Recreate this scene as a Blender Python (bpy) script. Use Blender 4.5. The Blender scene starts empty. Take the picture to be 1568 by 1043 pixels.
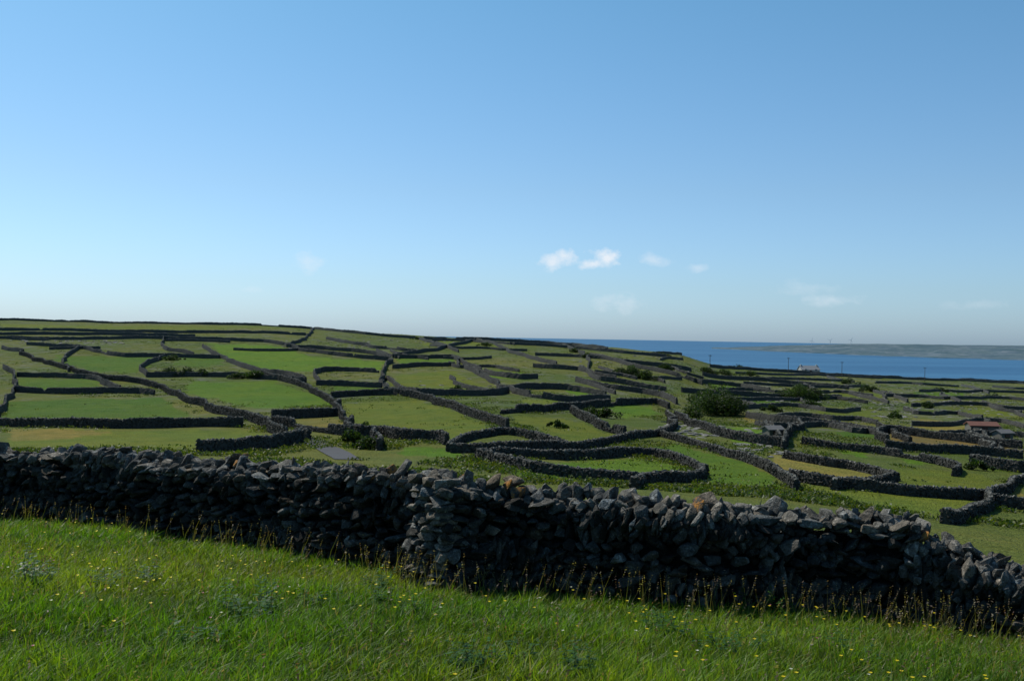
import bpy, bmesh, math, random
import numpy as np
from mathutils import Vector, Matrix
random.seed(7); rng=np.random.default_rng(7)
scene=bpy.context.scene
scene.view_settings.view_transform='Standard'
scene.view_settings.look='None'
scene.view_settings.exposure=0
def link(o): scene.collection.objects.link(o); return o
# ------------------------------------------------------------ camera
F=1568.0
roll=math.atan(.018); pitch=math.atan(5.1/F)
fw=Vector((0,math.cos(pitch),-math.sin(pitch)))
rt=Vector((math.cos(roll),0,math.sin(roll))); rt=(rt-fw*rt.dot(fw)).normalized()
up=rt.cross(fw)
cam=bpy.data.cameras.new('camera'); co=link(bpy.data.objects.new('camera',cam))
M=Matrix((rt,up,-fw)).transposed().to_4x4(); co.matrix_world=M
cam.sensor_width=36; cam.lens=36; cam.clip_end=120000; cam.clip_start=.1
scene.camera=co
fwn,rtn,upn=[np.array(v) for v in (fw,rt,up)]
# ------------------------------------------------------------ noise
def hsh(ix,iy,seed):
    n=(ix.astype(np.int64)*374761393+iy.astype(np.int64)*668265263+seed*1442695041)&0xffffffff
    n=((n^(n>>13))*1274126177)&0xffffffff
    n=n^(n>>16)
    return (n&0xffffff)/float(0xffffff)
def vn(x,y,seed=0):
    x=np.asarray(x,float);y=np.asarray(y,float)
    ix=np.floor(x);iy=np.floor(y);fx=x-ix;fy=y-iy
    fx=fx*fx*(3-2*fx);fy=fy*fy*(3-2*fy)
    a=hsh(ix,iy,seed);b=hsh(ix+1,iy,seed);c=hsh(ix,iy+1,seed);d=hsh(ix+1,iy+1,seed)
    return ((a*(1-fx)+b*fx)*(1-fy)+(c*(1-fx)+d*fx)*fy)*2-1
def ss(a,b,x):
    t=np.clip((x-a)/(b-a),0,1); return t*t*(3-2*t)
# ------------------------------------------------------------ terrain
T={0:[(60,-8.2),(110,-11.8),(140,-13.4),(200,-12.5),(240,-11),(300,-9),(350,-6.2),(420,-2),(480,2.2),(560,4.7),(640,3),(900,-20),(1300,-50)],
392:[(60,-8.3),(90,-10.4),(135,-12.1),(200,-11.6),(270,-8.7),(350,-4.6),(430,-.2),(520,4.4),(600,2),(900,-25),(1200,-50)],
600:[(60,-8.6),(85,-10.1),(132,-11.6),(200,-11.2),(280,-8.3),(365,-4.5),(440,-1.2),(500,.4),(590,-3),(850,-28),(1150,-50)],
784:[(60,-8.8),(72,-9.4),(90,-10),(130,-11),(200,-10.6),(290,-8),(380,-4.5),(470,-1.1),(560,-5),(800,-30),(1100,-50)],
940:[(70,-9.8),(100,-11),(150,-11.9),(210,-11.5),(300,-8),(380,-5),(460,-3.2),(540,-8),(750,-35),(900,-50)],
1040:[(70,-10.1),(105,-11.5),(160,-12.5),(230,-12),(330,-8.5),(430,-5.3),(500,-10),(650,-30),(800,-50)],
1095:[(70,-10.3),(105,-11.7),(160,-12.8),(240,-13),(350,-12),(450,-11.2),(550,-18),(700,-35),(850,-50)],
1176:[(70,-10.4),(105,-11.8),(160,-12.9),(240,-13.2),(350,-12.6),(460,-12.4),(560,-17),(720,-35),(850,-50)],
1568:[(60,-11),(85,-12.4),(130,-14),(200,-15.2),(280,-16),(380,-16.8),(550,-18.8),(650,-24),(800,-38),(950,-50)]}
LR=np.linspace(math.log(20),math.log(1500),150)
UG=np.linspace(-.62,.62,94)
cols=[];us=[]
for px in sorted(T):
    u=(px-784)/F; k=math.sqrt(1+u*u)
    a=[(18,-1.65-18*(.126+.055*u)),(25,-1.65-25*(.126+.055*u))]+T[px]
    rr=np.array([p[0] for p in a])*k; zz=np.array([p[1] for p in a])
    z=np.interp(np.exp(LR),rr,zz)
    zp=np.pad(z,2,mode='edge'); z=(zp[:-4]+2*zp[1:-3]+3*zp[2:-2]+2*zp[3:-1]+zp[4:])/9
    cols.append(z);us.append(u)
cols=np.array(cols)
TB=np.array([np.interp(UG,us,cols[:,j]) for j in range(len(LR))]).T
tp=np.pad(TB,((1,1),(0,0)),mode='edge'); TB=(tp[:-2]+2*tp[1:-1]+tp[2:])/4
def terrain(x,y):
    x=np.asarray(x,float);y=np.asarray(y,float)
    r=np.sqrt(x*x+y*y)+1e-6
    th=np.arctan2(x,y)
    u=np.tan(np.clip(th,-.55,.55))
    plane=-1.65-.126*np.clip(y,-30,40)-.055*np.clip(x,-40,40)
    fi=np.clip((u-UG[0])/(UG[1]-UG[0]),0,len(UG)-1.001); i=fi.astype(int); fi=fi-i
    fj=np.clip((np.log(r)-LR[0])/(LR[1]-LR[0]),0,len(LR)-1.001); j=fj.astype(int); fj=fj-j
    t=(TB[i,j]*(1-fi)+TB[i+1,j]*fi)*(1-fj)+(TB[i,j+1]*(1-fi)+TB[i+1,j+1]*fi)*fj
    w=ss(19,32,r)*ss(-.25,.1,np.cos(th)-.25)
    z=plane*(1-w)+t*w
    far=ss(50,160,r)
    z=z+far*(.55*vn(x/45,y/45,1)+.28*vn(x/17,y/17,2)+.12*vn(x/6,y/6,3))
    z=z+(1-far)*(.05*vn(x/2.3,y/2.3,4)+.02*vn(x/.7,y/.7,5))
    return z
RS=np.exp(np.linspace(math.log(26),math.log(900),1500))
def sight(px,py,near=False):
    d=fwn+rtn*(px-784)/F-upn*(py-521.5)/F
    rs=np.exp(np.linspace(math.log(5),math.log(40),600)) if near else RS
    P=d[None,:]*rs[:,None]
    g=P[:,2]-terrain(P[:,0],P[:,1])
    k=np.where(g<0)[0]
    if len(k)==0: k=int(np.argmin(g[rs<620])) if not near else len(rs)-1
    else: k=int(k[0])
    return P[k,0],P[k,1]
# ------------------------------------------------------------ mesh helpers
def mesh_np(name,V,Fc,mat=None,col=None,smooth=False,parent=None):
    V=np.asarray(V,np.float32);Fc=np.asarray(Fc,np.int32)
    k=Fc.shape[1]
    me=bpy.data.meshes.new(name)
    me.vertices.add(len(V)); me.vertices.foreach_set('co',V.ravel())
    me.loops.add(Fc.size); me.loops.foreach_set('vertex_index',Fc.ravel())
    me.polygons.add(len(Fc)); me.polygons.foreach_set('loop_start',np.arange(0,Fc.size,k,dtype=np.int32))
    me.update(calc_edges=True); me.validate()
    me.polygons.foreach_set('use_smooth',np.full(len(me.polygons),smooth))
    if col is not None:
        at=me.color_attributes.new('col','FLOAT_COLOR','POINT')
        c=np.ones((len(V),4),np.float32); c[:,:col.shape[1]]=col
        at.data.foreach_set('color',c.ravel())
    if mat: me.materials.append(mat)
    o=link(bpy.data.objects.new(name,me))
    if parent: o.parent=parent
    return o
# ------------------------------------------------------------ node helpers
def newmat(name):
    m=bpy.data.materials.new(name); m.use_nodes=True
    nt=m.node_tree; b=nt.nodes['Principled BSDF']; return m,nt,b
def noise(nt,scale,detail=4,rough=.6,coord=None):
    n=nt.nodes.new('ShaderNodeTexNoise'); n.inputs['Scale'].default_value=scale; n.inputs['Detail'].default_value=detail; n.inputs['Roughness'].default_value=rough
    if coord is None:
        g=nt.nodes.new('ShaderNodeNewGeometry'); coord=g.outputs['Position']
    nt.links.new(coord,n.inputs['Vector']); return n.outputs['Fac']
def ramp(nt,fac,a,b,va=0,vb=1):
    m=nt.nodes.new('ShaderNodeMapRange'); m.inputs[1].default_value=a;m.inputs[2].default_value=b;m.inputs[3].default_value=va;m.inputs[4].default_value=vb
    nt.links.new(fac,m.inputs[0]); return m.outputs[0]
def mixc(nt,fac,a,b,mode='MIX'):
    m=nt.nodes.new('ShaderNodeMix'); m.data_type='RGBA'; m.blend_type=mode
    for s,v in ((0,fac),(6,a),(7,b)):
        if isinstance(v,(int,float)): m.inputs[s].default_value=v
        elif isinstance(v,tuple): m.inputs[s].default_value=(*v,1)[:4]
        else: nt.links.new(v,m.inputs[s])
    return m.outputs[2]
def mth(nt,op,a,b=0.0):
    m=nt.nodes.new('ShaderNodeMath'); m.operation=op
    for s,v in ((0,a),(1,b)):
        if isinstance(v,(int,float)): m.inputs[s].default_value=v
        else: nt.links.new(v,m.inputs[s])
    return m.outputs[0]
def bump(nt,b,h,strength,dist):
    n=nt.nodes.new('ShaderNodeBump'); n.inputs['Strength'].default_value=strength; n.inputs['Distance'].default_value=dist
    nt.links.new(h,n.inputs['Height']); nt.links.new(n.outputs[0],b.inputs['Normal'])
def attr(nt,name='col'):
    a=nt.nodes.new('ShaderNodeAttribute'); a.attribute_name=name; return a
# terrain material
mt,nt,b=newmat('pasture_ground')
a=attr(nt)
n1=noise(nt,.07,4,.65); n2=noise(nt,.45,5,.75); n3=noise(nt,4,2,.7)
c=mixc(nt,ramp(nt,n1,.38,.62,0,.7),a.outputs['Color'],(1.4,1.08,.9),'MULTIPLY')
c=mixc(nt,ramp(nt,n2,.44,.60,0,.65),c,(.55,.68,.45),'MULTIPLY')
c=mixc(nt,ramp(nt,noise(nt,.9,4,.7),.58,.68,0,.35),c,(.17,.15,.06))
c=mixc(nt,ramp(nt,n3,.3,.7,.0,.5),c,(.6,.66,.5),'MULTIPLY')
rk=mth(nt,'MULTIPLY',ramp(nt,noise(nt,.22,6,.75),.51,.61),a.outputs['Alpha'])
c=mixc(nt,rk,c,mixc(nt,n3,(.05,.05,.045),(.24,.235,.22)))
nt.links.new(c,b.inputs['Base Color']); b.inputs['Roughness'].default_value=.95; b.inputs['Specular IOR Level'].default_value=.08
bump(nt,b,mth(nt,'ADD',n2,n3),1,.4)
# stone material
def stone_mat(name,vor,base=1.0):
    m,nt,b=newmat(name); a=attr(nt)
    nz=noise(nt,4.0,5,.75)
    c=mixc(nt,ramp(nt,nz,.3,.7),(.045*base,.046*base,.043*base),(.20*base,.195*base,.175*base))
    c=mixc(nt,1.0,c,a.outputs['Color'],'MULTIPLY')
    if vor:
        bump(nt,b,nz,1,.15)
    else:
        nf=noise(nt,26,3,.75)
        nb=noise(nt,9,5,.75)
        c=mixc(nt,ramp(nt,nb,.55,.63,0,.6),c,mixc(nt,1.0,(.38,.38,.35),a.outputs['Color'],'MULTIPLY'))
        c=mixc(nt,ramp(nt,nf,.50,.68,0,.7),c,(.02,.022,.018))
        bump(nt,b,mth(nt,'ADD',nz,mth(nt,'MULTIPLY',nf,.6)),1,.08)
        f=mth(nt,'MULTIPLY',a.outputs['Alpha'],ramp(nt,nb,.46,.56))
        c=mixc(nt,f,c,(.38,.17,.03))
    nt.links.new(c,b.inputs['Base Color']); b.inputs['Roughness'].default_value=.9; b.inputs['Specular IOR Level'].default_value=.1
    return m
M_stone=stone_mat('limestone_lichen',0,.85)
M_far=stone_mat('limestone_wall',1,.75)
def leaf_mat(name,trans=.45):
    m,nt,b=newmat(name); a=attr(nt)
    nt.links.new(a.outputs['Color'],b.inputs['Base Color']); b.inputs['Roughness'].default_value=.5; b.inputs['Specular IOR Level'].default_value=.25
    t=nt.nodes.new('ShaderNodeBsdfTranslucent')
    c=mixc(nt,1.0,a.outputs['Color'],(1.3,1.35,.4),'MULTIPLY'); nt.links.new(c,t.inputs[0])
    x=nt.nodes.new('ShaderNodeMixShader'); x.inputs[0].default_value=trans
    nt.links.new(b.outputs[0],x.inputs[1]); nt.links.new(t.outputs[0],x.inputs[2]); nt.links.new(x.outputs[0],nt.nodes['Material Output'].inputs[0])
    return m
M_leaf=leaf_mat('leaf'); M_grass=leaf_mat('grass_blade',.5)
def plain(name,c,rough=.8,var=.3,sc=3):
    m,nt,b=newmat(name)
    cc=mixc(nt,noise(nt,sc,5,.6),tuple(v*(1-var) for v in c),tuple(min(1,v*(1+var)) for v in c))
    nt.links.new(cc,b.inputs['Base Color']); b.inputs['Roughness'].default_value=rough; b.inputs['Specular IOR Level'].default_value=.2; return m
# ------------------------------------------------------------ ground sheet
th=np.concatenate([np.linspace(-180,-40,36)[:-1],np.linspace(-40,40,500),np.linspace(40,180,36)[1:]])*math.pi/180
R=np.exp(np.linspace(math.log(1.0),math.log(1450),360))
TH,RR=np.meshgrid(th,R); X=RR*np.sin(TH);Y=RR*np.cos(TH);Z=terrain(X,Y)
V=np.stack([X,Y,Z],-1).reshape(-1,3)
nA=len(th);nR=len(R)
i,j=np.meshgrid(np.arange(nR-1),np.arange(nA-1),indexing='ij'); i=i.ravel();j=j.ravel()
Fq=np.stack([i*nA+j,(i+1)*nA+j,(i+1)*nA+j+1,i*nA+j+1],-1)[:,::-1]
def inpoly(x,y,P):
    c=np.zeros(x.shape,bool); n=len(P)
    for a in range(n):
        x1,y1=P[a];x2,y2=P[(a+1)%n]
        if y1==y2: continue
        c^=((y1>y)!=(y2>y))&(x<(x2-x1)*(y-y1)/(y2-y1)+x1)
    return c
G=(.066,.128,.012);GB=(.084,.158,.012);YG=(.105,.138,.018);YY=(.17,.155,.040);BR=(.15,.115,.04)
fields=[([(80,545),(180,546),(235,545),(245,553),(215,572),(150,570),(100,560)],G),
([(275,545),(330,547),(345,560),(300,562),(270,560)],G),
([(320,527),(430,530),(470,545),(590,555),(580,568),(480,568),(400,567),(350,550)],GB),
([(10,615),(240,609),(295,637),(200,641),(8,643)],G),
([(10,657),(200,660),(370,657),(430,675),(300,693),(10,683)],YG),
([(10,657),(160,660),(120,672),(10,675)],YY),
([(290,585),(420,585),(500,608),(510,622),(400,626),(340,615),(280,600)],GB),
([(520,618),(640,612),(740,645),(755,660),(690,672),(560,665),(545,655)],YG),
([(430,640),(515,637),(540,664),(480,660)],YY),
([(600,575),(690,568),(760,600),(650,605),(600,598)],YG),
([(610,550),(695,550),(695,560),(610,560)],GB),
([(510,590),(585,593),(590,603),(510,606)],G),
([(730,565),(800,572),(800,580),(750,580)],GB),
([(800,612),(900,612),(880,625),(790,628)],YG),
([(780,720),(880,705),(960,700),(1040,715),(1030,725),(960,738),(860,738)],GB),
([(770,635),(860,640),(920,660),(940,665),(890,685),(860,675)],YG),
([(1000,685),(1040,680),(1160,715),(1200,750),(1080,742),(1060,710)],G),
([(1090,652),(1150,655),(1200,670),(1190,685),(1120,678)],GB),
([(1215,745),(1330,750),(1510,760),(1490,790),(1440,797)],YG),
([(1360,660),(1480,675),(1568,690),(1568,700),(1400,690),(1350,680)],BR),
([(1180,690),(1260,700),(1360,725),(1290,740),(1200,735)],YY),
([(1350,715),(1470,720),(1530,740),(1500,757),(1370,745)],YG),
([(870,595),(920,598),(930,606),(880,608)],GB),
([(930,620),(1000,622),(1010,635),(950,640)],GB),
([(1140,605),(1200,607),(1190,620),(1130,618)],G),
([(1090,588),(1150,590),(1140,598),(1090,596)],GB),
([(1120,630),(1220,640),(1260,655),(1150,648)],YY),
([(1400,640),(1500,650),(1490,665),(1390,655)],YY),
([(1240,620),(1350,630),(1340,645),(1250,638)],YG),
([(1500,700),(1568,705),(1568,725),(1480,715)],G),
([(1400,600),(1480,602),(1470,612),(1395,610)],G),([(1280,598),(1360,600),(1350,610),(1280,608)],YG),
([(1480,625),(1560,628),(1560,640),(1470,636)],YG),([(1290,655),(1350,660),(1345,672),(1280,668)],G),
([(1390,700),(1460,705),(1450,713),(1385,710)],GB),
([(1540,752),(1568,748),(1568,775),(1535,770)],YY),
([(1300,680),(1340,685),(1330,700),(1290,695)],GB),
([(30,580),(150,582),(165,597),(30,596)],G),
([(620,683),(700,690),(690,700),(600,695)],GB),
([(650,520),(760,524),(760,532),(650,530)],YG),
([(0,496),(200,498),(400,500),(470,504),(300,506),(0,502)],YG)]
FW=[([sight(*p) for p in P],cc) for P,cc in fields]
x=V[:,0];y=V[:,1]; r=np.hypot(x,y)
C=np.zeros((len(V),4)); base=np.array([.062,.098,.018])
k=vn(x/30,y/30,11)[:,None]*.5+.5
C[:,:3]=base*(1-k)+np.array([.11,.125,.030])*k
right=ss(.12,.35,x/np.maximum(y,1))
C[:,3]=ss(100,180,r)*(.5+.35*right)
xj=x+1.2*vn(x/5,y/5,21);yj=y+1.2*vn(x/5,y/5,22)
for W,cc in FW:
    m=inpoly(xj,yj,W); C[m,:3]=np.array(cc)*(.88+.2*random.random()); C[m,3]*=.12
nr=(1-ss(20,30,r))[:,None]
C[:,:3]=C[:,:3]*(1-nr)+np.array([.035,.058,.01])*nr
C[:,3]*=1-nr[:,0]
mesh_np('ground_terrain',V,Fq,mt,C,True)
# ------------------------------------------------------------ sea
m,nt,b=newmat('sea_water')
g=nt.nodes.new('ShaderNodeNewGeometry')
mp=nt.nodes.new('ShaderNodeMapping'); mp.inputs['Scale'].default_value=(.25,1,1); nt.links.new(g.outputs['Position'],mp.inputs[0])
w1=noise(nt,.004,5,.6,mp.outputs[0]); w2=noise(nt,.08,5,.7,mp.outputs[0])
c=mixc(nt,ramp(nt,w1,.35,.65),(.018,.075,.155),(.036,.118,.215)); nt.links.new(c,b.inputs['Base Color'])
b.inputs['Roughness'].default_value=.5; b.inputs['Specular IOR Level'].default_value=.16; bump(nt,b,w2,.6,3)
rs=np.array([0,600,1200,2500,5000,10000,25000,70000.]);an=np.linspace(0,2*math.pi,97)[:-1]
V=[(0,0,-42)]+[(q*math.cos(t),q*math.sin(t),-42) for q in rs[1:] for t in an]
me=bpy.data.meshes.new('sea'); fc=[(0,1+k,1+(k+1)%96) for k in range(96)]
for q in range(len(rs)-2):
    for k in range(96):
        fc.append((1+q*96+k,1+(q+1)*96+k,1+(q+1)*96+(k+1)%96,1+q*96+(k+1)%96))
me.from_pydata(V,[],fc); me.materials.append(m); link(bpy.data.objects.new('sea',me))
# ------------------------------------------------------------ far island
m,nt,b=newmat('distant_island_land')
g=nt.nodes.new('ShaderNodeNewGeometry')
v=nt.nodes.new('ShaderNodeTexVoronoi'); v.inputs['Scale'].default_value=.011; nt.links.new(g.outputs['Position'],v.inputs[0])
c=mixc(nt,ramp(nt,noise(nt,.004,6,.7),.4,.6),(.050,.085,.115),(.10,.135,.165))  # bluish greys: aerial haze mixed into the land colour
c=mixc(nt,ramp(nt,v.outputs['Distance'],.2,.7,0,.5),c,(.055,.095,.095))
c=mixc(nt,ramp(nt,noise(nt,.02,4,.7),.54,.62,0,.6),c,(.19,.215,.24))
nt.links.new(c,b.inputs['Base Color']); b.inputs['Roughness'].default_value=1; b.inputs['Specular IOR Level'].default_value=0
U=np.linspace(.195,1.0,260);B=np.linspace(0,1,50)
UU,BB=np.meshgrid(U,B)
sh=np.interp(UU,[.195,.25,.33,.42,.5,.8,1],[5600,4500,3700,3250,3060,2900,2900])
sh=sh+60*vn(UU*60,UU*0,31)
dep=np.interp(UU,[.195,.24,.33,.5,1],[200,900,1900,2200,2500])
YY2=sh+dep*BB; XX2=UU*YY2
H=np.interp(UU,[.195,.22,.27,.33,.5,.6,1],[1,7,24,36,43,52,80])
ZZ2=-43+np.minimum(1,BB*25)*3+H*ss(0,1.0,BB)**.8+2.2*vn(XX2/220,YY2/220,33)*BB+1.5*vn(XX2/70,YY2/70,34)*np.minimum(1,BB*4)
V=np.stack([XX2,YY2,ZZ2],-1).reshape(-1,3); nA=len(U)
i,j=np.meshgrid(np.arange(len(B)-1),np.arange(nA-1),indexing='ij'); i=i.ravel();j=j.ravel()
mesh_np('distant_island',V,np.stack([i*nA+j,i*nA+j+1,(i+1)*nA+j+1,(i+1)*nA+j],-1),m,None,True)
def isl_z(u,bb):
    h=np.interp(u,[.195,.22,.27,.33,.5,.6,1],[1,7,24,36,43,52,80]); return -42+h*float(ss(0,1,bb))**.8
# ------------------------------------------------------------ stone prototypes
def proto(npts,bev,seed,lo=.8):
    rg=random.Random(seed); bm=bmesh.new()
    for _ in range(npts):
        v=Vector([rg.gauss(0,1) for _ in range(3)]); v.normalize()
        mx=max(abs(c) for c in v); v=v/(mx**.55); v*=rg.uniform(lo,1)
        bm.verts.new(v*.5)
    bmesh.ops.convex_hull(bm,input=bm.verts)
    bmesh.ops.delete(bm,geom=[e for e in bm.verts if not e.link_faces],context='VERTS')
    bmesh.ops.dissolve_limit(bm,angle_limit=.2,verts=bm.verts,edges=bm.edges)
    if bev: bmesh.ops.bevel(bm,geom=bm.edges[:],offset=bev,segments=1,affect='EDGES',profile=.5)
    bmesh.ops.triangulate(bm,faces=bm.faces)
    bm.verts.ensure_lookup_table()
    for i,v in enumerate(bm.verts): v.index=i
    V=np.array([v.co[:] for v in bm.verts]);Fx=np.array([[v.index for v in f.verts] for f in bm.faces]); bm.free()
    mn=V.min(0);mxx=V.max(0); V=(V-(mn+mxx)/2)/(mxx-mn)
    if bev:
        rr=np.random.default_rng(seed); V=V+rr.normal(0,.012,V.shape)
    return V,Fx
PH=[proto(13+s%7,.04,s,.66) for s in range(24)]
PL=[proto(9,0,100+s) for s in range(12)]
def stones(M,t,colr,protos):
    Vs=[];Fs=[];Cs=[];off=0
    k=rng.integers(0,len(protos),len(t))
    for q,(pv,pf) in enumerate(protos):
        s=np.where(k==q)[0]
        if len(s)==0: continue
        v=np.einsum('nij,vj->nvi',M[s],pv)+t[s][:,None,:]
        f=pf[None]+(np.arange(len(s))*len(pv))[:,None,None]+off
        Vs.append(v.reshape(-1,3));Fs.append(f.reshape(-1,3));Cs.append(np.repeat(colr[s],len(pv),0)); off+=len(s)*len(pv)
    return np.concatenate(Vs),np.concatenate(Fs),np.concatenate(Cs)
# ------------------------------------------------------------ foreground walls
def fgwall(name,pts,seed,endcap=False):
    P=[];H=[]
    for px,yt,yb in pts:
        X_,Y_=sight(px,yb,True)
        P.append((X_,Y_)); H.append((yb-yt)/F*Y_)
    P=np.array(P);H=np.array(H)
    seg=np.hypot(*np.diff(P,axis=0).T); S=np.concatenate([[0],np.cumsum(seg)]); L=S[-1]
    def at(s):
        s=np.asarray(s); X_=np.interp(s,S,P[:,0]);Y_=np.interp(s,S,P[:,1])
        e=.4; tx=np.interp(s+e,S,P[:,0])-np.interp(s-e,S,P[:,0]);ty=np.interp(s+e,S,P[:,1])-np.interp(s-e,S,P[:,1])
        l=np.hypot(tx,ty)+1e-9; return X_,Y_,tx/l,ty/l
    rg=np.random.default_rng(seed)
    ss_,zz_,off_,ang_,dim_,lean_=[],[],[],[],[],[]
    capH=.24
    def add(s,z,o,a,d,l): ss_.append(s);zz_.append(z);off_.append(o);ang_.append(a);dim_.append(d);lean_.append(l)
    for side in (-1,1):
        z=-.1; row=0
        while z<1.6:
            h=rg.uniform(.06,.12); s=rg.uniform(-.2,0)
            while s<L+.05:
                vv=vn(s/1.1,z/.5+seed,40+side); vert=vv>.12
                w=min(.36,rg.gamma(4,.032)+.06)
                a=rg.normal(.05,.33); dh=h*rg.uniform(1.0,1.7)
                if vert: w=rg.uniform(.06,.12); dh=h*rg.uniform(1.7,3.0); a=rg.normal(-.3,.35)
                Hs=np.interp(s,S,H)-capH*.6
                if z<Hs:
                    hw=.38-.11*z/1.4
                    add(s+w/2,z+h/2+rg.normal(0,.025)+.06*math.sin(s*.9+row),side*(hw+rg.normal(0,.05)),a,(w*1.08,rg.uniform(.15,.34),dh*.97),rg.normal(0,.35))
                s+=w
            z+=h; row+=1
    for ro in range(3):
        s=0
        while s<L:
            w=rg.uniform(.05,.15); Hs=np.interp(s,S,H)
            hh=rg.uniform(.12,.30) if ro==0 else rg.uniform(.1,.2)
            if rg.random()<.05: hh*=1.3
            a=rg.normal(-.4,.4) if rg.random()<.7 else rg.normal(1.3,.3)
            add(s+w/2,Hs-capH*.72+hh*.40-(.06 if ro else 0)+rg.normal(0,.03),rg.normal(0,.06)+(0,-.15,.15)[ro],a,(w*1.15,rg.uniform(.18,.38),hh),rg.normal(0,.35))
            s+=w*(1.0 if ro==0 else 1.25)
    nmain=len(ss_)
    if endcap:
        z=-.05
        while z<H[0]-.12:
            h=rg.uniform(.08,.17); o=-.36
            while o<.36:
                d=rg.uniform(.18,.36); add(rg.normal(-.02,.03),z+h/2,o+d/2,rg.normal(0,.1),(rg.uniform(.25,.4),d,h*1.1),rg.normal(0,.12)); o+=d
            z+=h
    s=np.array(ss_);z=np.array(zz_);off=np.array(off_);a=np.array(ang_);D=np.array(dim_);ln=np.array(lean_)
    X_,Y_,tx,ty=at(s); zt=terrain(X_,Y_)
    X_=X_+np.minimum(s,0)*tx; Y_=Y_+np.minimum(s,0)*ty
    nx,ny=-ty,tx
    t=np.stack([X_+nx*off,Y_+ny*off,zt+z],-1)
    n=len(s)
    e1=np.stack([tx*np.cos(a),ty*np.cos(a),np.sin(a)],-1)
    e3=np.stack([-tx*np.sin(a),-ty*np.sin(a),np.cos(a)],-1)
    e2=np.stack([nx,ny,np.zeros(n)],-1)
    e2b=e2*np.cos(ln)[:,None]+e1*np.sin(ln)[:,None]; e1b=e1*np.cos(ln)[:,None]-e2*np.sin(ln)[:,None]
    M_=np.stack([e1b*D[:,:1],e2b*D[:,1:2],e3*D[:,2:]],-1)
    col=np.ones((n,4)); br=rg.uniform(.15,.72,n); warm=rg.normal(.03,.06,n)
    pale=rg.random(n)<.04; br[pale]=1.15
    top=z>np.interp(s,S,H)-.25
    br[top]=br[top]*1.1+.55  # top stones paler than the dark faces: sunlit tops painted into the colour
    br[nmain:]=rg.uniform(.9,1.6,n-nmain)  # end stones brightened: sun on the wall end painted in
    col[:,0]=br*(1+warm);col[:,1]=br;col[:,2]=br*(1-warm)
    col[:,3]=np.where((vn(s/.35,s*0,77+seed)>.72)&(z>np.interp(s,S,H)-.16)&(rg.random(n)<.7),1,0)*.85
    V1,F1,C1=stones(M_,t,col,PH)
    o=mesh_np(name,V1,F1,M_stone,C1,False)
    q=np.linspace(0,L,int(L/.4)+2); X_,Y_,tx,ty=at(q); zt=terrain(X_,Y_); hh=np.interp(q,S,H)-.3
    ring=[]
    for w,zf in ((-.24,0),(-.14,1),(.14,1),(.24,0)):
        ring.append(np.stack([X_-ty*w,Y_+tx*w,zt-.3+(hh+.3)*zf],-1))
    V2=np.stack(ring,1).reshape(-1,3); Fq=[]
    for k in range(len(q)-1):
        for c_ in range(3): Fq.append((k*4+c_,(k+1)*4+c_,(k+1)*4+c_+1,k*4+c_+1))
    mesh_np('rubble_core',V2,Fq,M_stone,np.full((len(V2),4),.15)*np.array([1,1,1,0]),False,parent=o)
    return P
A=[(-330,664,772),(-120,677,782),(0,686,792),(120,691,803),(220,696,816),(330,703,833),(450,710,850),(560,716,868),(700,724,888)]
Bp=[(664,722,906),(720,730,906),(800,736,910),(880,746,917),(960,754,922),(1060,763,930),(1170,774,936),(1280,781,946),(1385,796,958),(1440,821,964),(1500,844,972),(1568,866,982),(1680,896,1000),(1850,936,1032)]
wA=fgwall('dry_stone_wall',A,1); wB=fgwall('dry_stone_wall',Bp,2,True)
WL=np.concatenate([wA[wA[:,0]<wB[0,0]-.05],wB])
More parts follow.
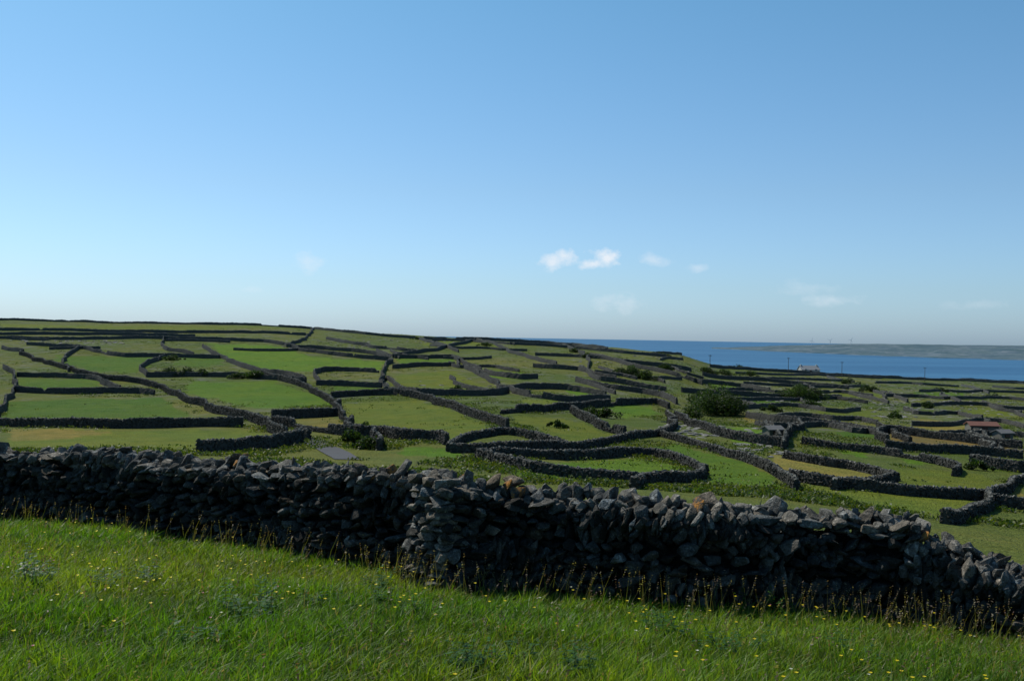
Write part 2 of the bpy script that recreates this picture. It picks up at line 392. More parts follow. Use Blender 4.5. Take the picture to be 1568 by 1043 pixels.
# ------------------------------------------------------------ field walls
def chaikin(P):
    Q=[P[0]]
    for a,b_ in zip(P[:-1],P[1:]):
        Q+= [a*.75+b_*.25,a*.25+b_*.75]
    Q.append(P[-1]); return np.array(Q)
def field_wall(pts,h=1.2,name='dry_stone_field_wall'):
    P=np.array([sight(*p) for p in pts])
    if len(P)>2: P=chaikin(P)
    seg=np.hypot(*np.diff(P,axis=0).T); S=np.concatenate([[0],np.cumsum(seg)]); L=S[-1]
    if L<2 or L>900: return
    dmin=np.hypot(P[:,0],P[:,1]).min()
    if dmin<115 and pts[0][0]>600: h=min(h,.84)
    step=.4 if dmin<200 else .7
    q=np.arange(0,L,step)
    if len(q)<3: return
    X_=np.interp(q,S,P[:,0]);Y_=np.interp(q,S,P[:,1])
    tx=np.gradient(X_);ty=np.gradient(Y_);l=np.hypot(tx,ty)+1e-9;tx/=l;ty/=l
    wob=.8*vn(q/9,q*0+pts[0][0],51)
    X_=X_-ty*wob;Y_=Y_+tx*wob
    zt=terrain(X_,Y_)
    hh=h*(1+.12*vn(q/5,q*0+pts[0][1],52)+.04*rng.normal(size=len(q)))
    gap=vn(q/7,q*0+pts[0][0]*.37,53)<-.82; hh=np.where(gap,hh*.45,hh)
    wk=.66
    ring=[]
    for w,zf in ((-.40,-.25),(-.33,.5),(-.22,.95),(.22,1),(.33,.5),(.40,-.25)):
        j=rng.normal(0,.03,len(q)); ring.append(np.stack([X_-ty*(w*wk+j),Y_+tx*(w*wk+j),zt+hh*zf+rng.normal(0,.025,len(q))],-1))
    V=np.stack(ring,1).reshape(-1,3)
    k=np.arange(len(q)-1); Fq=np.concatenate([np.stack([k*6+c_,k*6+c_+1,(k+1)*6+c_+1,(k+1)*6+c_],-1) for c_ in range(5)])
    caps=np.array([[0,1,2,3],[0,3,4,5]]); caps=np.concatenate([caps,(caps+6*(len(q)-1))[:,::-1]])
    Fq=np.concatenate([Fq,caps])
    Ft=np.concatenate([Fq[:,[0,1,2]],Fq[:,[0,2,3]]])
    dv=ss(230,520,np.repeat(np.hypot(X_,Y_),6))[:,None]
    C_=np.ones((len(V),4)); C_[:,:3]=.58*(1-dv)+np.array([.74,.82,.88])*dv  # paler and bluer with distance: haze painted into the wall colour
    sp=.2 if dmin<160 else .4
    s1=np.arange(0,L,sp); s1=s1+rng.uniform(-.1,.1,len(s1)); sets=[(s1,rng.normal(0,.07,len(s1)),np.full(len(s1),.98),1.4)]  # cap stones lightened: sunlit top painted into the stone colour
    if dmin<150:
        for zf in (.1,.28,.46,.64,.82):
            for sd in (-1,1):
                sq=np.arange(0,L,.28); sq=sq+rng.uniform(-.13,.13,len(sq))
                sets.append((sq,sd*(.40-.14*zf)*wk*.92+rng.normal(0,.02,len(sq)),np.full(len(sq),zf)+rng.normal(0,.04,len(sq)),.55))  # face stones darkened: shaded sides painted into the stone colour
    s=np.concatenate([a[0] for a in sets]);off=np.concatenate([a[1] for a in sets]);zf=np.concatenate([a[2] for a in sets]);bb=np.concatenate([np.full(len(a[0]),a[3]) for a in sets])
    x_=np.interp(s,q,X_);y_=np.interp(s,q,Y_);txx=np.interp(s,q,tx);tyy=np.interp(s,q,ty);hs=np.interp(s,q,hh)
    t=np.stack([x_-tyy*off,y_+txx*off,terrain(x_,y_)+hs*zf],-1)
    n=len(s);a=rng.normal(0,.5,n)
    D=np.stack([rng.uniform(.12,.32,n),rng.uniform(.16,.28,n),rng.uniform(.10,.24,n)],-1)
    e1=np.stack([txx*np.cos(a),tyy*np.cos(a),np.sin(a)],-1);e3=np.stack([-txx*np.sin(a),-tyy*np.sin(a),np.cos(a)],-1);e2=np.stack([-tyy,txx,0*a],-1)
    M_=np.stack([e1*D[:,:1],e2*D[:,1:2],e3*D[:,2:]],-1)
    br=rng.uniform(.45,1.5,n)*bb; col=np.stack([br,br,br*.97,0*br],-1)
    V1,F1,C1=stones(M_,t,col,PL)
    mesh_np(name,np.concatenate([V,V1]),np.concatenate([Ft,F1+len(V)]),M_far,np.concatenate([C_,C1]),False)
walls=[
[(-60,652),(0,653),(60,654),(150,657),(250,656),(375,654)],
[(300,695),(350,692),(420,686),(473,678)],
[(30,540),(60,555),(110,568),(150,580),(240,592),(270,608),(330,632),(400,652),(440,668),(475,675)],
[(25,600),(100,604),(210,602),(240,605)],
[(5,565),(22,577),(22,600),(8,618),(0,645)],
[(28,577),(80,578),(150,582),(180,600)],
[(40,529),(120,532),(180,547),(235,547),(340,549)],
[(-40,517),(60,521),(200,519),(330,521),(430,526),(470,541),(600,553)],
[(-60,491),(60,492),(130,492),(300,496),(480,500)],
[(480,501),(540,511),(620,518),(720,521),(800,524)],
[(-50,505),(100,506),(250,511),(390,511),(470,514)],
[(-40,512),(60,513),(160,513),(300,517)],
[(310,532),(345,552),(370,562),(400,572),(470,583)],
[(225,578),(300,577),(400,580),(475,586)],
[(225,578),(215,560),(250,548)],
[(485,590),(480,571),(520,568),(585,571)],
[(485,590),(530,591),(585,594)],
[(440,532),(520,537),(600,547),(597,558),(580,573),(590,602)],
[(405,575),(460,592),(500,608),(515,622),(530,647),(545,668)],
[(505,609),(590,605),(650,612),(700,627),(760,647),(775,658)],
[(575,668),(620,674),(675,676),(690,682)],
[(690,692),(700,676),(760,664),(810,670),(862,687)],
[(690,694),(760,694),(810,690),(862,688)],
[(415,642),(470,640),(515,637)],
[(420,652),(480,660),(545,668)],
[(545,668),(575,668),(575,690)],
[(600,565),(640,562),(700,561)],
[(605,549),(650,549),(702,549),(705,562)],
[(700,552),(740,572),(790,582),(825,580)],
[(595,602),(650,607),(760,607),(778,602)],
[(712,562),(760,592),(800,607),(870,617),(935,614)],
[(765,634),(860,630),(910,622),(1000,617),(1025,627)],
[(815,563),(860,566),(898,568),(908,582),(960,590),(1020,600)],
[(862,705),(960,697),(1010,700),(1050,717),(1068,727)],
[(735,703),(790,720),(850,728),(950,740),(1000,745)],
[(735,703),(790,700),(862,705)],
[(962,748),(1010,742),(1062,737),(1068,722)],
[(1010,668),(1040,677),(1090,692),(1140,707),(1175,727),(1212,752)],
[(860,690),(905,692),(960,673),(1020,663),(1035,650),(1020,635)],
[(870,632),(905,652),(960,668)],
[(1030,642),(1080,662),(1140,677),(1200,685)],
[(1205,690),(1195,667),(1230,660),(1220,648)],
[(1200,702),(1250,712),(1310,720),(1368,737)],
[(1290,752),(1330,744),(1368,738)],
[(1205,735),(1260,745),(1330,752),(1400,760),(1510,766)],
[(1450,803),(1490,790),(1510,770),(1535,750),(1568,742),(1620,735)],
[(1520,775),(1568,780),(1620,785)],
[(1140,640),(1200,648),(1280,655),(1350,668)],
[(1350,680),(1352,662),(1400,668),(1480,678),(1568,688)],
[(1355,688),(1420,694),(1500,697),(1568,704)],
[(1230,680),(1290,690),(1380,700),(1470,716),(1460,730)],
[(1480,712),(1540,722),(1600,728)],
[(600,548),(680,535),(730,522)],
[(730,522),(770,535),(820,552),(850,560)],
[(640,520),(700,540)],
[(860,530),(900,545),(905,565)],
[(770,600),(820,595),(880,598),(930,608)],
[(880,585),(930,595),(1000,605),(1040,620)],
[(900,545),(960,560),(1030,575),(1075,590)],
[(820,545),(900,548),(980,560),(1060,570)],
[(500,520),(560,532),(640,540)],
[(480,505),(470,520),(440,532)],
[(100,570),(95,555),(120,535)],
[(0,535),(40,540)],
[(250,520),(245,535),(300,545)],
[(1040,600),(1100,605),(1200,612),(1290,612)],
[(1075,575),(1150,582),(1230,590),(1300,597)],
[(1060,585),(1120,590),(1180,600)],
[(1090,563),(1150,567),(1210,571),(1280,575),(1350,580),(1450,583),(1600,588)],
[(780,528),(860,532),(940,540),(1020,548)],
[(760,522),(860,528),(930,535)],
]
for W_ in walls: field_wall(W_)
walls=[]
def rows(ys,x0,x1,lo,hi,g0,g1,sl,yr,jit):
    for y0 in ys:
        x=random.uniform(x0,x0+80)
        while x<x1:
            L_=random.uniform(lo,hi); P=[]; k=0
            while k<=L_ and x+k<x1:
                P.append((x+k,y0+(x+k-(x0+x1)/2)*sl+random.uniform(-1,1)*(y0-yr)*jit)); k+=random.uniform(25,50)
            if len(P)>1: walls.append(P)
            x+=L_+random.uniform(g0,g1)
rows((580,588,597,607,618,631,646,662),1100,1610,110,260,10,90,.035,560,.07)
rows((532,542,556,572),640,1060,90,180,60,220,.06,510,.08)
rows((524,536),0,480,80,160,100,240,.01,505,.08)
for k in range(16):
    x=random.uniform(1100,1560); y0=random.uniform(577,680); hh=(y0-560)*.2+6
    walls.append([(x,y0),(x+random.uniform(10,25),y0+hh*.5),(x+random.uniform(25,60),y0+hh)])
for k in range(9):
    x=random.uniform(560,1040); y0=random.uniform(528,600); hh=(y0-505)*.2+6
    walls.append([(x,y0),(x+random.uniform(10,30),y0+hh*.5),(x+random.uniform(30,70),y0+hh)])
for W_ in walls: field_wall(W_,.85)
# ------------------------------------------------------------ road
rp=chaikin(np.array([sight(*p) for p in [(455,668),(475,675),(492,683),(512,692),(535,705)]]))
seg=np.hypot(*np.diff(rp,axis=0).T);S=np.concatenate([[0],np.cumsum(seg)]);q=np.arange(0,S[-1],1)
X_=np.interp(q,S,rp[:,0]);Y_=np.interp(q,S,rp[:,1]);tx=np.gradient(X_);ty=np.gradient(Y_);l=np.hypot(tx,ty);tx/=l;ty/=l
rows_=[]
for w in (-1.1,-.55,0,.55,1.1):
    a_=X_-ty*w;b_=Y_+tx*w; rows_.append(np.stack([a_,b_,terrain(a_,b_)+.06],-1))
V=np.stack(rows_,1).reshape(-1,3);k=np.arange(len(q)-1)
mesh_np('country_road',V,np.concatenate([np.stack([k*5+c_,k*5+c_+1,(k+1)*5+c_+1,(k+1)*5+c_],-1) for c_ in range(4)])[:,::-1],plain('asphalt',(.055,.055,.058),.95,.25,2),None,True)
# ------------------------------------------------------------ bushes
def leaves(name,P,size,colr,mat,parent=None,elong=1.0):
    n=len(P); a=rng.normal(size=(n,3)); a/=np.linalg.norm(a,axis=1)[:,None]
    b_=rng.normal(size=(n,3)); b_-=a*(a*b_).sum(1)[:,None]; b_/=np.linalg.norm(b_,axis=1)[:,None]
    s=size*rng.uniform(.6,1.3,n)[:,None]
    V=np.stack([P-a*s*elong,P+b_*s*.5,P+a*s*elong,P-b_*s*.5],1).reshape(-1,3)
    Fq=np.arange(n*4).reshape(n,4)
    return mesh_np(name,V,Fq,mat,np.repeat(colr,4,0),False,parent)
def bush(px,py,w,h,dens=1.0,name='bush'):
    X_,Y_=sight(px,py)
    nb=int(6+w*1.8)
    Ps=[];Cs=[]
    for k in range(nb):
        cx=X_+random.gauss(0,.26)*w;cy=Y_+random.uniform(-.4,.4)*w*.6;e=max(0,1-1.6*abs(cx-X_)/w)
        rr=random.uniform(.16,.42)*h*(.6+.5*e)
        cz=float(terrain(cx,cy))+rr*.6+random.random()*h*.6*e
        n=int(260*dens*rr*rr)+50
        d=rng.normal(size=(n,3));d/=np.linalg.norm(d,axis=1)[:,None]
        rad=rr*rng.uniform(.5,1.15,n)**.7*(1+.3*vn(d[:,0]*2.5+k,d[:,2]*2.5,61))
        p=d*rad[:,None]*np.array([1.25,1.1,.9])+np.array([cx,cy,cz]); Ps.append(p)
        t=random.uniform(.45,1.25)*rng.uniform(.6,1.35,n)
        Cs.append(np.stack([.030*t,.055*t,.012*t,1+0*t],-1))
    return leaves(name,np.concatenate(Ps),.16,np.concatenate(Cs),M_leaf)
for px,py,w,h in [(1092,636,9,5.4),(1112,632,5,3.4),(1072,620,5,3),(1225,612,9,3.4),(1250,612,6,3),(1200,608,4,2.4),(1085,572,6,2.8),(1110,576,7,2.6),(968,577,7,3),(990,582,6,2.6),(1020,570,6,2.6),
 (262,577,4,2.2),(285,577,4,2.2),(310,577,3,2),(390,580,5,2.2),(365,580,4,1.8),(262,552,7,1.7),(1240,625,4,2),(1330,600,6,2.2),(540,680,3,1.5),(570,688,3,1.4),(560,660,2,1),(950,575,4,2.2),(880,540,6,1.8),(900,548,5,1.6),(1420,625,4,1.6),(1060,640,4,1.8),(700,598,3,1),(930,640,4,1.5),(905,636,3,1.3),(1500,720,3,1.1),(640,520,6,1.2),(1300,588,7,2),(1150,577,7,2),(1370,640,3,1.2),(1180,630,4,1.4),(1440,600,6,1.6),(1520,610,6,1.5),(850,655,2.5,1),(1130,565,7,1.8),(745,530,6,1.4),(1010,545,8,1.6)]:
    bush(px,py,w,h)
# scrub / rough herbage scattered over the fields (one mass)
n=85000
lr=rng.uniform(math.log(62),math.log(560),n);uu=rng.uniform(-.6,.6,n)
yy=np.exp(lr);xx=uu*yy
den=vn(xx/14,yy/14,71)*.6+vn(xx/4,yy/4,72)*.5+.15*ss(-.1,.3,uu)-.12*ss(110,70,yy)*0
k=den>.16; xx=xx[k];yy=yy[k]
mask=np.zeros(len(xx),bool)
for W,cc in FW: mask|=inpoly(xx,yy,W)
k=(~mask)|(rng.random(len(xx))<.07); xx=xx[k];yy=yy[k]; n0=len(xx)
rep=6
xs=np.repeat(xx,rep)+rng.normal(0,.3,n0*rep);ys=np.repeat(yy,rep)+rng.normal(0,.3,n0*rep)
hs=np.repeat(rng.uniform(.08,.36,n0),rep)*rng.uniform(.2,1,n0*rep)
P=np.stack([xs,ys,terrain(xs,ys)+hs],-1)
t=np.repeat(rng.uniform(.5,1.15,n0),rep); ye=np.repeat(rng.random(n0)**1.5,rep)
C_=np.stack([(.040+.07*ye)*t,(.078+.045*ye)*t,(.012+.012*ye)*t,1+0*t],-1)
leaves('rough_scrub',P,.13,C_,M_leaf)
# limestone outcrops
pts=[]
for (cx,cy,sx,sy,n) in [(110,524,80,3,160),(500,528,70,6,160),(640,522,60,4,60),(960,552,90,8,90),(1300,600,220,18,380),(1450,620,120,20,260),(1100,660,80,12,60),(1170,690,40,10,30),(700,585,60,10,20),(60,520,60,3,60),(1040,655,30,10,40),(1060,565,60,6,60)]:
    for _ in range(n): pts.append(sight(cx+random.uniform(-1,1)*sx,cy+random.uniform(-1,1)*sy))
pts=np.array(pts);n=len(pts);sz=rng.uniform(.3,1.3,n)
an_=rng.uniform(0,6.28,n);D=np.stack([sz*1.3,sz,sz*.3],-1)
e1=np.stack([np.cos(an_),np.sin(an_),0*an_],-1);e2=np.stack([-np.sin(an_),np.cos(an_),0*an_],-1);e3=np.stack([0*an_,0*an_,1+0*an_],-1)
V1,F1,C1=stones(np.stack([e1*D[:,:1],e2*D[:,1:2],e3*D[:,2:]],-1),np.stack([pts[:,0],pts[:,1],terrain(pts[:,0],pts[:,1])],-1),np.stack([1.8+0*sz]*3+[0*sz],-1),PL)
mesh_np('limestone_outcrops',V1,F1,M_far,C1)
# ------------------------------------------------------------ buildings
def box(name,c,s,mat,parent):
    me=bpy.data.meshes.new(name); bm=bmesh.new(); bmesh.ops.create_cube(bm,size=1)
    for v in bm.verts: v.co=Vector((v.co.x*s[0],v.co.y*s[1],v.co.z*s[2]))+Vector(c)
    bm.to_mesh(me);bm.free(); me.materials.append(mat); o=link(bpy.data.objects.new(name,me)); o.parent=parent; return o
def building(name,px,py,L,W,H,rh,mw,mr,rot=0,chim=True,wins=2):
    X_,Y_=sight(px,py); e=link(bpy.data.objects.new(name,None)); e.location=(X_,Y_,float(terrain(X_,Y_))-.3); e.rotation_euler=(0,0,rot)
    me=bpy.data.meshes.new('walls'); hl,hw=L/2,W/2
    v=[(-hl,-hw,0),(hl,-hw,0),(hl,hw,0),(-hl,hw,0),(-hl,-hw,H),(hl,-hw,H),(hl,hw,H),(-hl,hw,H),(-hl,0,H+rh),(hl,0,H+rh)]
    me.from_pydata(v,[],[(0,1,5,4),(2,3,7,6),(1,2,6,9,5),(3,0,4,8,7)]); me.materials.append(mw); o=link(bpy.data.objects.new('walls',me));o.parent=e
    me=bpy.data.meshes.new('roof'); a=hl+.2;g=hw+.25;dz=.25*rh/hw;t=.14
    v=[(-a,-g,H-dz+.03),(a,-g,H-dz+.03),(a,0,H+rh+.03),(-a,0,H+rh+.03),(-a,g,H-dz+.03),(a,g,H-dz+.03)]
    v+= [(p[0],p[1],p[2]+t) for p in v]
    me.from_pydata(v,[],[(0,3,2,1),(3,4,5,2),(6,7,8,9),(9,8,11,10),(0,1,7,6),(4,10,11,5),(0,6,9,3),(3,9,10,4),(1,2,8,7),(2,5,11,8)])
    me.materials.append(mr);o=link(bpy.data.objects.new('roof',me));o.parent=e
    dh=min(2.0,H-.15)
    box('door',(0,-hw-.03,.3+(dh-.3)/2),(.9,.1,dh-.3),Mdoor,e)
    for k in range(wins):
        xx_=(-1 if k%2==0 else 1)*(L*.28)
        box('window_frame_%d'%k,(xx_,-hw-.02,1.55),(1.0,.06,.9),Mwhite,e); box('window_%d'%k,(xx_,-hw-.06,1.55),(.8,.04,.7),Mglass,e)
    if chim:
        for sx in (-1,1):
            box('chimney_%d'%sx,(sx*(hl-.5),0,H+rh+.2),(.5,.6,.8),mw,e)
    return e
Mwhite=plain('white_paint',(.72,.72,.70),.7,.08);Mglass=plain('window_glass',(.03,.035,.04),.15,.1);Mdoor=plain('door_paint',(.08,.04,.03),.6,.15)
Mroof=plain('slate_roof',(.20,.21,.22),.7,.25,2);Mroof2=plain('shed_slate',(.10,.10,.10),.8,.3,2);Mrend=plain('render_wall',(.40,.40,.38),.85,.2,1);Mtin=plain('rusted_tin',(.12,.055,.04),.8,.35,1.5);Mstn=plain('shed_stone',(.12,.115,.10),.9,.4,3)
building('cottage',1238,571,8,4.5,1.6,1.6,Mrend,Mroof,.15,True,2)
building('tin_roofed_shed',1503,662,4.4,3,1.4,.5,Mstn,Mtin,-.1,False,0)
building('stone_shed',1535,672,2.2,2.0,1.2,.4,Mstn,Mroof2,.3,False,0)
building('stone_shed',1183,667,2.0,1.8,1.1,.35,Mstn,Mroof2,.3,False,0)
# ------------------------------------------------------------ utility poles
Mwood=plain('pole_wood',(.10,.085,.07),.9,.2)
def cyl(name,p0,p1,r0,r1,mat,parent=None,n=8):
    p0=Vector(p0);p1=Vector(p1);d=(p1-p0).normalized();a=d.orthogonal().normalized();b_=d.cross(a)
    V=[p+(a*math.cos(2*math.pi*k/n)+b_*math.sin(2*math.pi*k/n))*r for p,r in ((p0,r0),(p1,r1)) for k in range(n)]
    me=bpy.data.meshes.new(name);me.from_pydata([v[:] for v in V],[],[(k,(k+1)%n,n+(k+1)%n,n+k) for k in range(n)]+[tuple(range(n-1,-1,-1)),tuple(range(n,2*n))]);me.materials.append(mat)
    o=link(bpy.data.objects.new(name,me)); o.parent=parent; return o
for px,py,h in [(1087,566,5.5),(1207,572,6.5),(1289,578,6.5),(1416,584,6)]:
    X_,Y_=sight(px,py); e=link(bpy.data.objects.new('utility_pole',None)); e.location=(X_,Y_,float(terrain(X_,Y_)))
    cyl('pole',(0,0,-.5),(0,0,h),.13,.09,Mwood,e); box('crossarm',(0,.0,h-.4),(1.2,.1,.12),Mwood,e)
    for sx in (-.5,.5): cyl('insulator',(sx,0,h-.33),(sx,0,h-.1),.05,.04,Mglass,e)
# ------------------------------------------------------------ wind turbines
Mt=plain('turbine_white',(.6,.62,.64),.5,.03)
for px,ang in ((1243,.2),(1271,.9),(1303,.5)):
    u=(px-784)/F; yy_=5200; xx_=u*yy_
    e=link(bpy.data.objects.new('wind_turbine',None)); e.location=(xx_,yy_,isl_z(u,.85)-4)
    hub=28
    cyl('tower',(0,0,0),(0,0,hub),1.1,.6,Mt,e,12); box('nacelle',(0,.5,hub+.6),(1.5,4,1.5),Mt,e); cyl('hub',(0,-3.0,hub+.6),(0,-1.5,hub+.6),.4,.8,Mt,e)
    for k in range(3):
        t=ang+k*2.0944; d=Vector((math.sin(t),0,math.cos(t))); q=Vector((math.cos(t),0,-math.sin(t))); o_=Vector((0,-2.3,hub+.6))
        V=[o_+d*s+q*w+Vector((0,y_,0)) for s,w0,w1,th_ in ((.6,-.4,.4,.3),(4,-.7,.7,.25),(16,-.15,.2,.06)) for w,y_ in ((w0,0),(0,-th_),(w1,0),(0,th_))]
        fcs=[(r_*4+c_,r_*4+(c_+1)%4,(r_+1)*4+(c_+1)%4,(r_+1)*4+c_) for r_ in range(2) for c_ in range(4)]+[(8,9,10,11)]
        me=bpy.data.meshes.new('blade');me.from_pydata([v[:] for v in V],[],fcs);me.materials.append(Mt);bo=link(bpy.data.objects.new('blade_%d'%k,me));bo.parent=e
# ------------------------------------------------------------ foreground grass
WO=np.argsort(WL[:,0])
def wally(x): return np.interp(x,WL[WO,0],WL[WO,1])
def pts_in(n,ymin=4.5,p=1.0):
    yy=ymin+(21-ymin)*rng.random(n)**p; xx=rng.uniform(-.64,.64,n)*yy
    k=(yy<wally(xx)-.22); return xx[k],yy[k]
def blades(name,x,y,h,w,lean,colr,bend=.25):
    n=len(x);z=terrain(x,y)-.02; ph=rng.uniform(0,2*math.pi,n); wd=np.stack([np.cos(ph),np.sin(ph),0*ph],-1)*w[:,None]*.5
    p=np.stack([x,y,z],-1); upv=np.stack([0*h,0*h,h],-1)
    m_=p+upv*.55+lean*bend; tip=p+upv+lean
    V=np.stack([p-wd,p+wd,m_-wd*.85,m_+wd*.85,tip],1).reshape(-1,3)
    o=(np.arange(n)*5)[:,None]
    Ft=np.concatenate([o+np.array([[0,1,3]]),o+np.array([[0,3,2]]),o+np.array([[2,3,4]])])
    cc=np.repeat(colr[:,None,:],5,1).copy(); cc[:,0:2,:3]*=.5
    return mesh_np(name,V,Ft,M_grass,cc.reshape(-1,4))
x,y=pts_in(380000,4.5,.85); n=len(x)
cl=vn(x/.9,y/.9,81)*.5+vn(x/.25,y/.25,82)*.6
h=(.13+.075*cl+.05*rng.normal(size=n)); h=np.clip(h,.04,.42)
w=rng.uniform(.006,.012,n)*(.7+y/18)
ph=rng.uniform(0,6.28,n); lean=np.stack([np.cos(ph)*.10+.03,np.sin(ph)*.10,-.02+0*ph],-1)*rng.uniform(.3,1.7,n)[:,None]
yel=np.clip(vn(x/2.2,y/2.2,83)*.6+.38+.3*rng.normal(size=n)+.15*ss(0,6,x),0,1)[:,None]
br=(rng.uniform(.6,1.3,n)*(1+.35*cl)*(1+.2*vn(x/3,y/1.6,86)))[:,None]
C_=np.ones((n,4)); C_[:,:3]=(np.array([.066,.148,.010])*(1-yel)+np.array([.165,.215,.022])*yel)*br
dry=rng.random(n)<.035+.05*ss(1,6,x); C_[dry,:3]=np.array([.27,.23,.12])*rng.uniform(.5,1,(dry.sum(),1))
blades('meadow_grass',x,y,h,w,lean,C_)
# seeding stalks
x,y=pts_in(60000,5,.7); d=wally(x)-y
keep=rng.random(len(x))<np.clip((1-ss(.2,2.0,d))*.22*(.5+ss(-6,4,x))+.03+.10*ss(1,6,x)*(vn(x/1.2,y/1.2,85)>-.1),0,1); x=x[keep];y=y[keep];n=len(x)
h=rng.uniform(.2,.55,n);w=np.full(n,.0045)*(.6+y/16);ph=rng.uniform(0,6.28,n);lean=np.stack([np.cos(ph)*.12+.05,np.sin(ph)*.1,0*ph],-1)
C_=np.ones((n,4));k=rng.random(n)[:,None];C_[:,:3]=np.array([.20,.17,.08])*k+np.array([.11,.13,.035])*(1-k)
z0=terrain(x,y)
st=blades('seeding_grass_stalks',x,y,h,w,lean,C_,.35)
rep=5; f=np.tile(np.linspace(.80,1.02,rep),n)
tip=np.stack([np.repeat(x+lean[:,0],rep)-np.repeat(lean[:,0],rep)*(1-f)*1.4,np.repeat(y+lean[:,1],rep)-np.repeat(lean[:,1],rep)*(1-f)*1.4,np.repeat(z0,rep)+np.repeat(h,rep)*f],-1)
k=np.repeat(rng.random(n),rep)[:,None];cc=np.ones((n*rep,4));cc[:,:3]=(np.array([.15,.085,.065])*k+np.array([.24,.21,.13])*(1-k))
leaves('seed_heads',tip,.012,cc,M_leaf,st,1.3)
def flowers(name,n,colr,hh,sz):
    x,y=pts_in(n,5.5,.8)
    k=vn(x/2,y/2,91)>-.2; x=x[k];y=y[k]
    n=len(x);h=hh*rng.uniform(.8,1.35,n); lean=rng.normal(0,.03,(n,3)); lean[:,2]=0
    cs=np.tile(np.array([[.06,.11,.02,1]]),(n,1)); st=blades(name,x,y,h,np.full(n,.005),lean,cs)
    c0=np.stack([x+lean[:,0],y+lean[:,1],terrain(x,y)-.02+h],-1)
    Vs=[];Fs=[];off=0
    for k in range(5):
        t=k*1.2566+rng.uniform(0,.2,n)
        d=np.stack([np.cos(t),np.sin(t),.45+0*t],-1)*sz; e=np.stack([-np.sin(t),np.cos(t),0*t],-1)*sz*.55
        Vs.append(np.stack([c0,c0+d*.7+e,c0+d*1.1,c0+d*.7-e],1).reshape(-1,3)); Fs.append(np.arange(n*4).reshape(n,4)+off); off+=n*4
    V=np.concatenate(Vs);mesh_np('petals',V,np.concatenate(Fs),M_leaf,np.tile(np.array([[*colr,1]]),(len(V),1)),False,st)
flowers('buttercups',560,(.75,.58,.02),.24,.016)
flowers('white_clover',120,(.62,.62,.54),.21,.014)
flowers('red_clover',60,(.45,.12,.22),.22,.012)
def weed(px,py,h,nst=7,name='nettle_plant'):
    X_,Y_=sight(px,py,True);z=float(terrain(X_,Y_)); Vs=[];Fs=[];Cs=[]
    for s in range(nst):
        bx=X_+random.gauss(0,.10);by=Y_+random.gauss(0,.10);hh=h*random.uniform(.6,1.1);lx=random.gauss(0,.1);ly=random.gauss(0,.1)
        nl=int(hh/.035)
        a0=Vector((bx,by,z));a1=Vector((bx+lx,by+ly,z+hh)); o=len(Vs)
        Vs+=[a0+Vector((-.004,0,0)),a0+Vector((.004,0,0)),a1+Vector((.002,0,0)),a1+Vector((-.002,0,0))];Fs.append((o,o+1,o+2,o+3));Cs+=[(.05,.07,.02,1)]*4
        for k in range(nl):
            f=(k+1)/nl; c=a0.lerp(a1,f*.98)
            for sgn in (0,math.pi):
                t=k*1.57+sgn+random.uniform(-.3,.3); ln=(.045+.065*(1-f))*random.uniform(.8,1.2); d=Vector((math.cos(t),math.sin(t),random.uniform(-.3,.35)));e=Vector((-math.sin(t),math.cos(t),0))*ln*.32
                o=len(Vs);Vs+=[c,c+d*ln*.45+e,c+d*ln,c+d*ln*.45-e];Fs.append((o,o+1,o+2,o+3)); q=random.uniform(.7,1.3);Cs+=[(.035*q,.095*q,.010*q,1)]*4
    mesh_np(name,np.array([v[:] for v in Vs]),np.array(Fs),M_leaf,np.array(Cs))
for px,py,h in [(35,900,.38),(52,895,.25),(378,945,.38),(392,955,.28),(290,985,.2),(1122,1003,.36),(1110,1010,.25),(1040,985,.34),(575,910,.34),(590,930,.28),(205,895,.25),(165,905,.25),(880,1040,.28),(1010,975,.28),(720,1030,.25),(480,925,.2),(1180,950,.38),(1200,955,.28),(780,1020,.2),(700,1030,.18),(640,945,.24),(1300,1010,.28)]:
    weed(px,py,h)
# ------------------------------------------------------------ sky, sun
el=math.radians(52);az=math.radians(-46)
w=bpy.data.worlds.new('World');scene.world=w;w.use_nodes=True;nt=w.node_tree
bg=nt.nodes['Background'];sky=nt.nodes.new('ShaderNodeTexSky');sky.sky_type='NISHITA';sky.sun_disc=False
sky.sun_elevation=el;sky.sun_rotation=az%(2*math.pi);sky.altitude=40;sky.air_density=1.0;sky.dust_density=.9;sky.ozone_density=1.6
tc=nt.nodes.new('ShaderNodeTexCoord')
sep=nt.nodes.new('ShaderNodeSeparateXYZ');nt.links.new(tc.outputs['Generated'],sep.inputs[0])
cr=nt.nodes.new('ShaderNodeValToRGB');nt.links.new(mth(nt,'MAXIMUM',sep.outputs['Z'],0.0),cr.inputs[0])
els=cr.color_ramp.elements; els[0].position=0;els[0].color=(.56,.80,1.25,1);els[1].position=.34;els[1].color=(.42,.72,.81,1)
for p,c_ in ((.05,(.53,.73,1.0,1)),(.14,(.52,.70,.85,1)),(.24,(.47,.71,.83,1))):
    e=els.new(p); e.color=c_
tint=mixc(nt,1.0,sky.outputs[0],cr.outputs[0],'MULTIPLY')
nt.links.new(tint,bg.inputs[0]);bg.inputs[1].default_value=.145
def vm(op,a,bv):
    n=nt.nodes.new('ShaderNodeVectorMath');n.operation=op;nt.links.new(a,n.inputs[0])
    if isinstance(bv,tuple): n.inputs[1].default_value=bv
    else: nt.links.new(bv,n.inputs[1])
    return n
nz=nt.nodes.new('ShaderNodeTexNoise');nz.inputs['Scale'].default_value=55;nz.inputs['Detail'].default_value=6;nz.inputs['Roughness'].default_value=.62
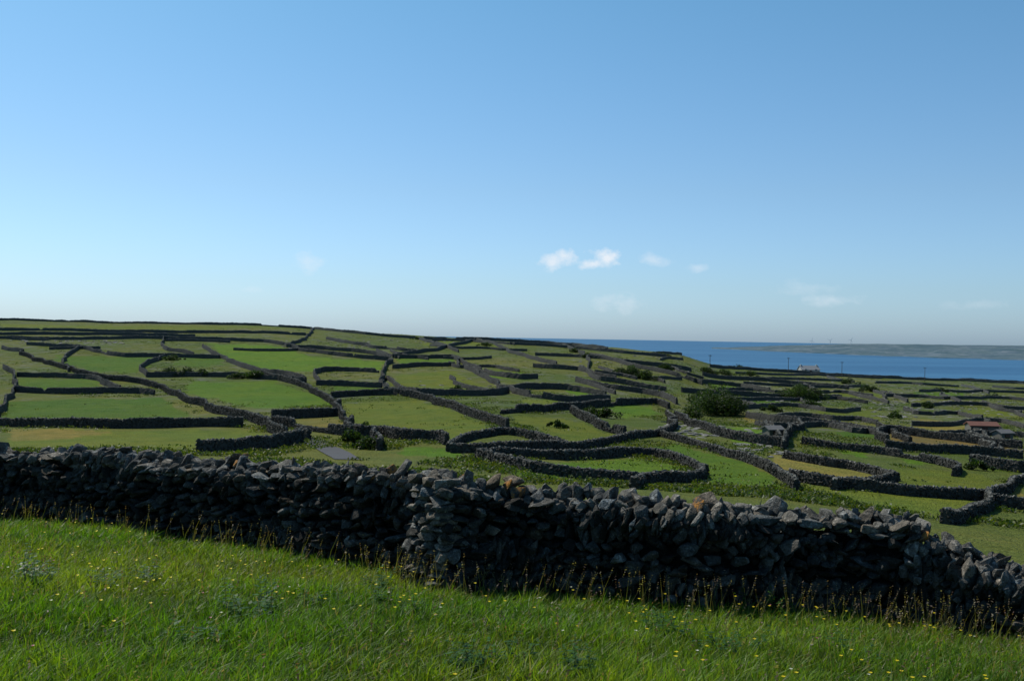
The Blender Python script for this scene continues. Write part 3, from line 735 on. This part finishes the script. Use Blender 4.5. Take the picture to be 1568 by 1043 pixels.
mp=nt.nodes.new('ShaderNodeMapping');mp.inputs['Scale'].default_value=(1,1,1.5);nt.links.new(tc.outputs['Generated'],mp.inputs[0]);nt.links.new(mp.outputs[0],nz.inputs['Vector'])
tot=None
for px,py,wx,wz,op in [(850,402,46,19,1.0),(872,392,32,19,1.1),(908,404,36,15,1.1),(930,394,40,24,1.2),(1000,398,40,17,.5),(1068,410,26,12,.4),(950,464,64,26,.4),(472,402,34,24,.45),(1275,460,66,14,.4),(385,444,30,8,.2),(1235,440,90,18,.25),(1500,468,80,12,.22)]:
    d=fwn+rtn*(px-784)/F-upn*(py-521.5)/F;d=d/np.linalg.norm(d)
    s=vm('SUBTRACT',tc.outputs['Generated'],tuple(d)); s=vm('MULTIPLY',s.outputs[0],(F/wx,F/60,F/wz))
    L_=nt.nodes.new('ShaderNodeVectorMath');L_.operation='LENGTH';nt.links.new(s.outputs[0],L_.inputs[0])
    g_=ramp(nt,L_.outputs['Value'],1.0,0.0,0,1)
    e_=mth(nt,'SUBTRACT',mth(nt,'ADD',mth(nt,'MULTIPLY',g_,.75),mth(nt,'MULTIPLY',nz.outputs['Fac'],1.5)),.97)
    m_=ramp(nt,e_,0,.55,0,op*.8); m_=mth(nt,'MULTIPLY',m_,ramp(nt,g_,0,.35,0,1))
    tot=m_ if tot is None else mth(nt,'MAXIMUM',tot,m_)
bc=nt.nodes.new('ShaderNodeBackground');bc.inputs[0].default_value=(.82,.88,.95,1);bc.inputs[1].default_value=1.0
mx=nt.nodes.new('ShaderNodeMixShader');nt.links.new(tot,mx.inputs[0]);nt.links.new(bg.outputs[0],mx.inputs[1]);nt.links.new(bc.outputs[0],mx.inputs[2]);nt.links.new(mx.outputs[0],nt.nodes['World Output'].inputs[0])
sd=bpy.data.lights.new('sun','SUN');sd.energy=5.0;sd.angle=math.radians(.5);sd.color=(1,.95,.86);so=link(bpy.data.objects.new('sun',sd))
so.rotation_euler=Vector((math.sin(az)*math.cos(el),math.cos(az)*math.cos(el),math.sin(el))).to_track_quat('Z','Y').to_euler()
print('objects',len(bpy.data.objects))
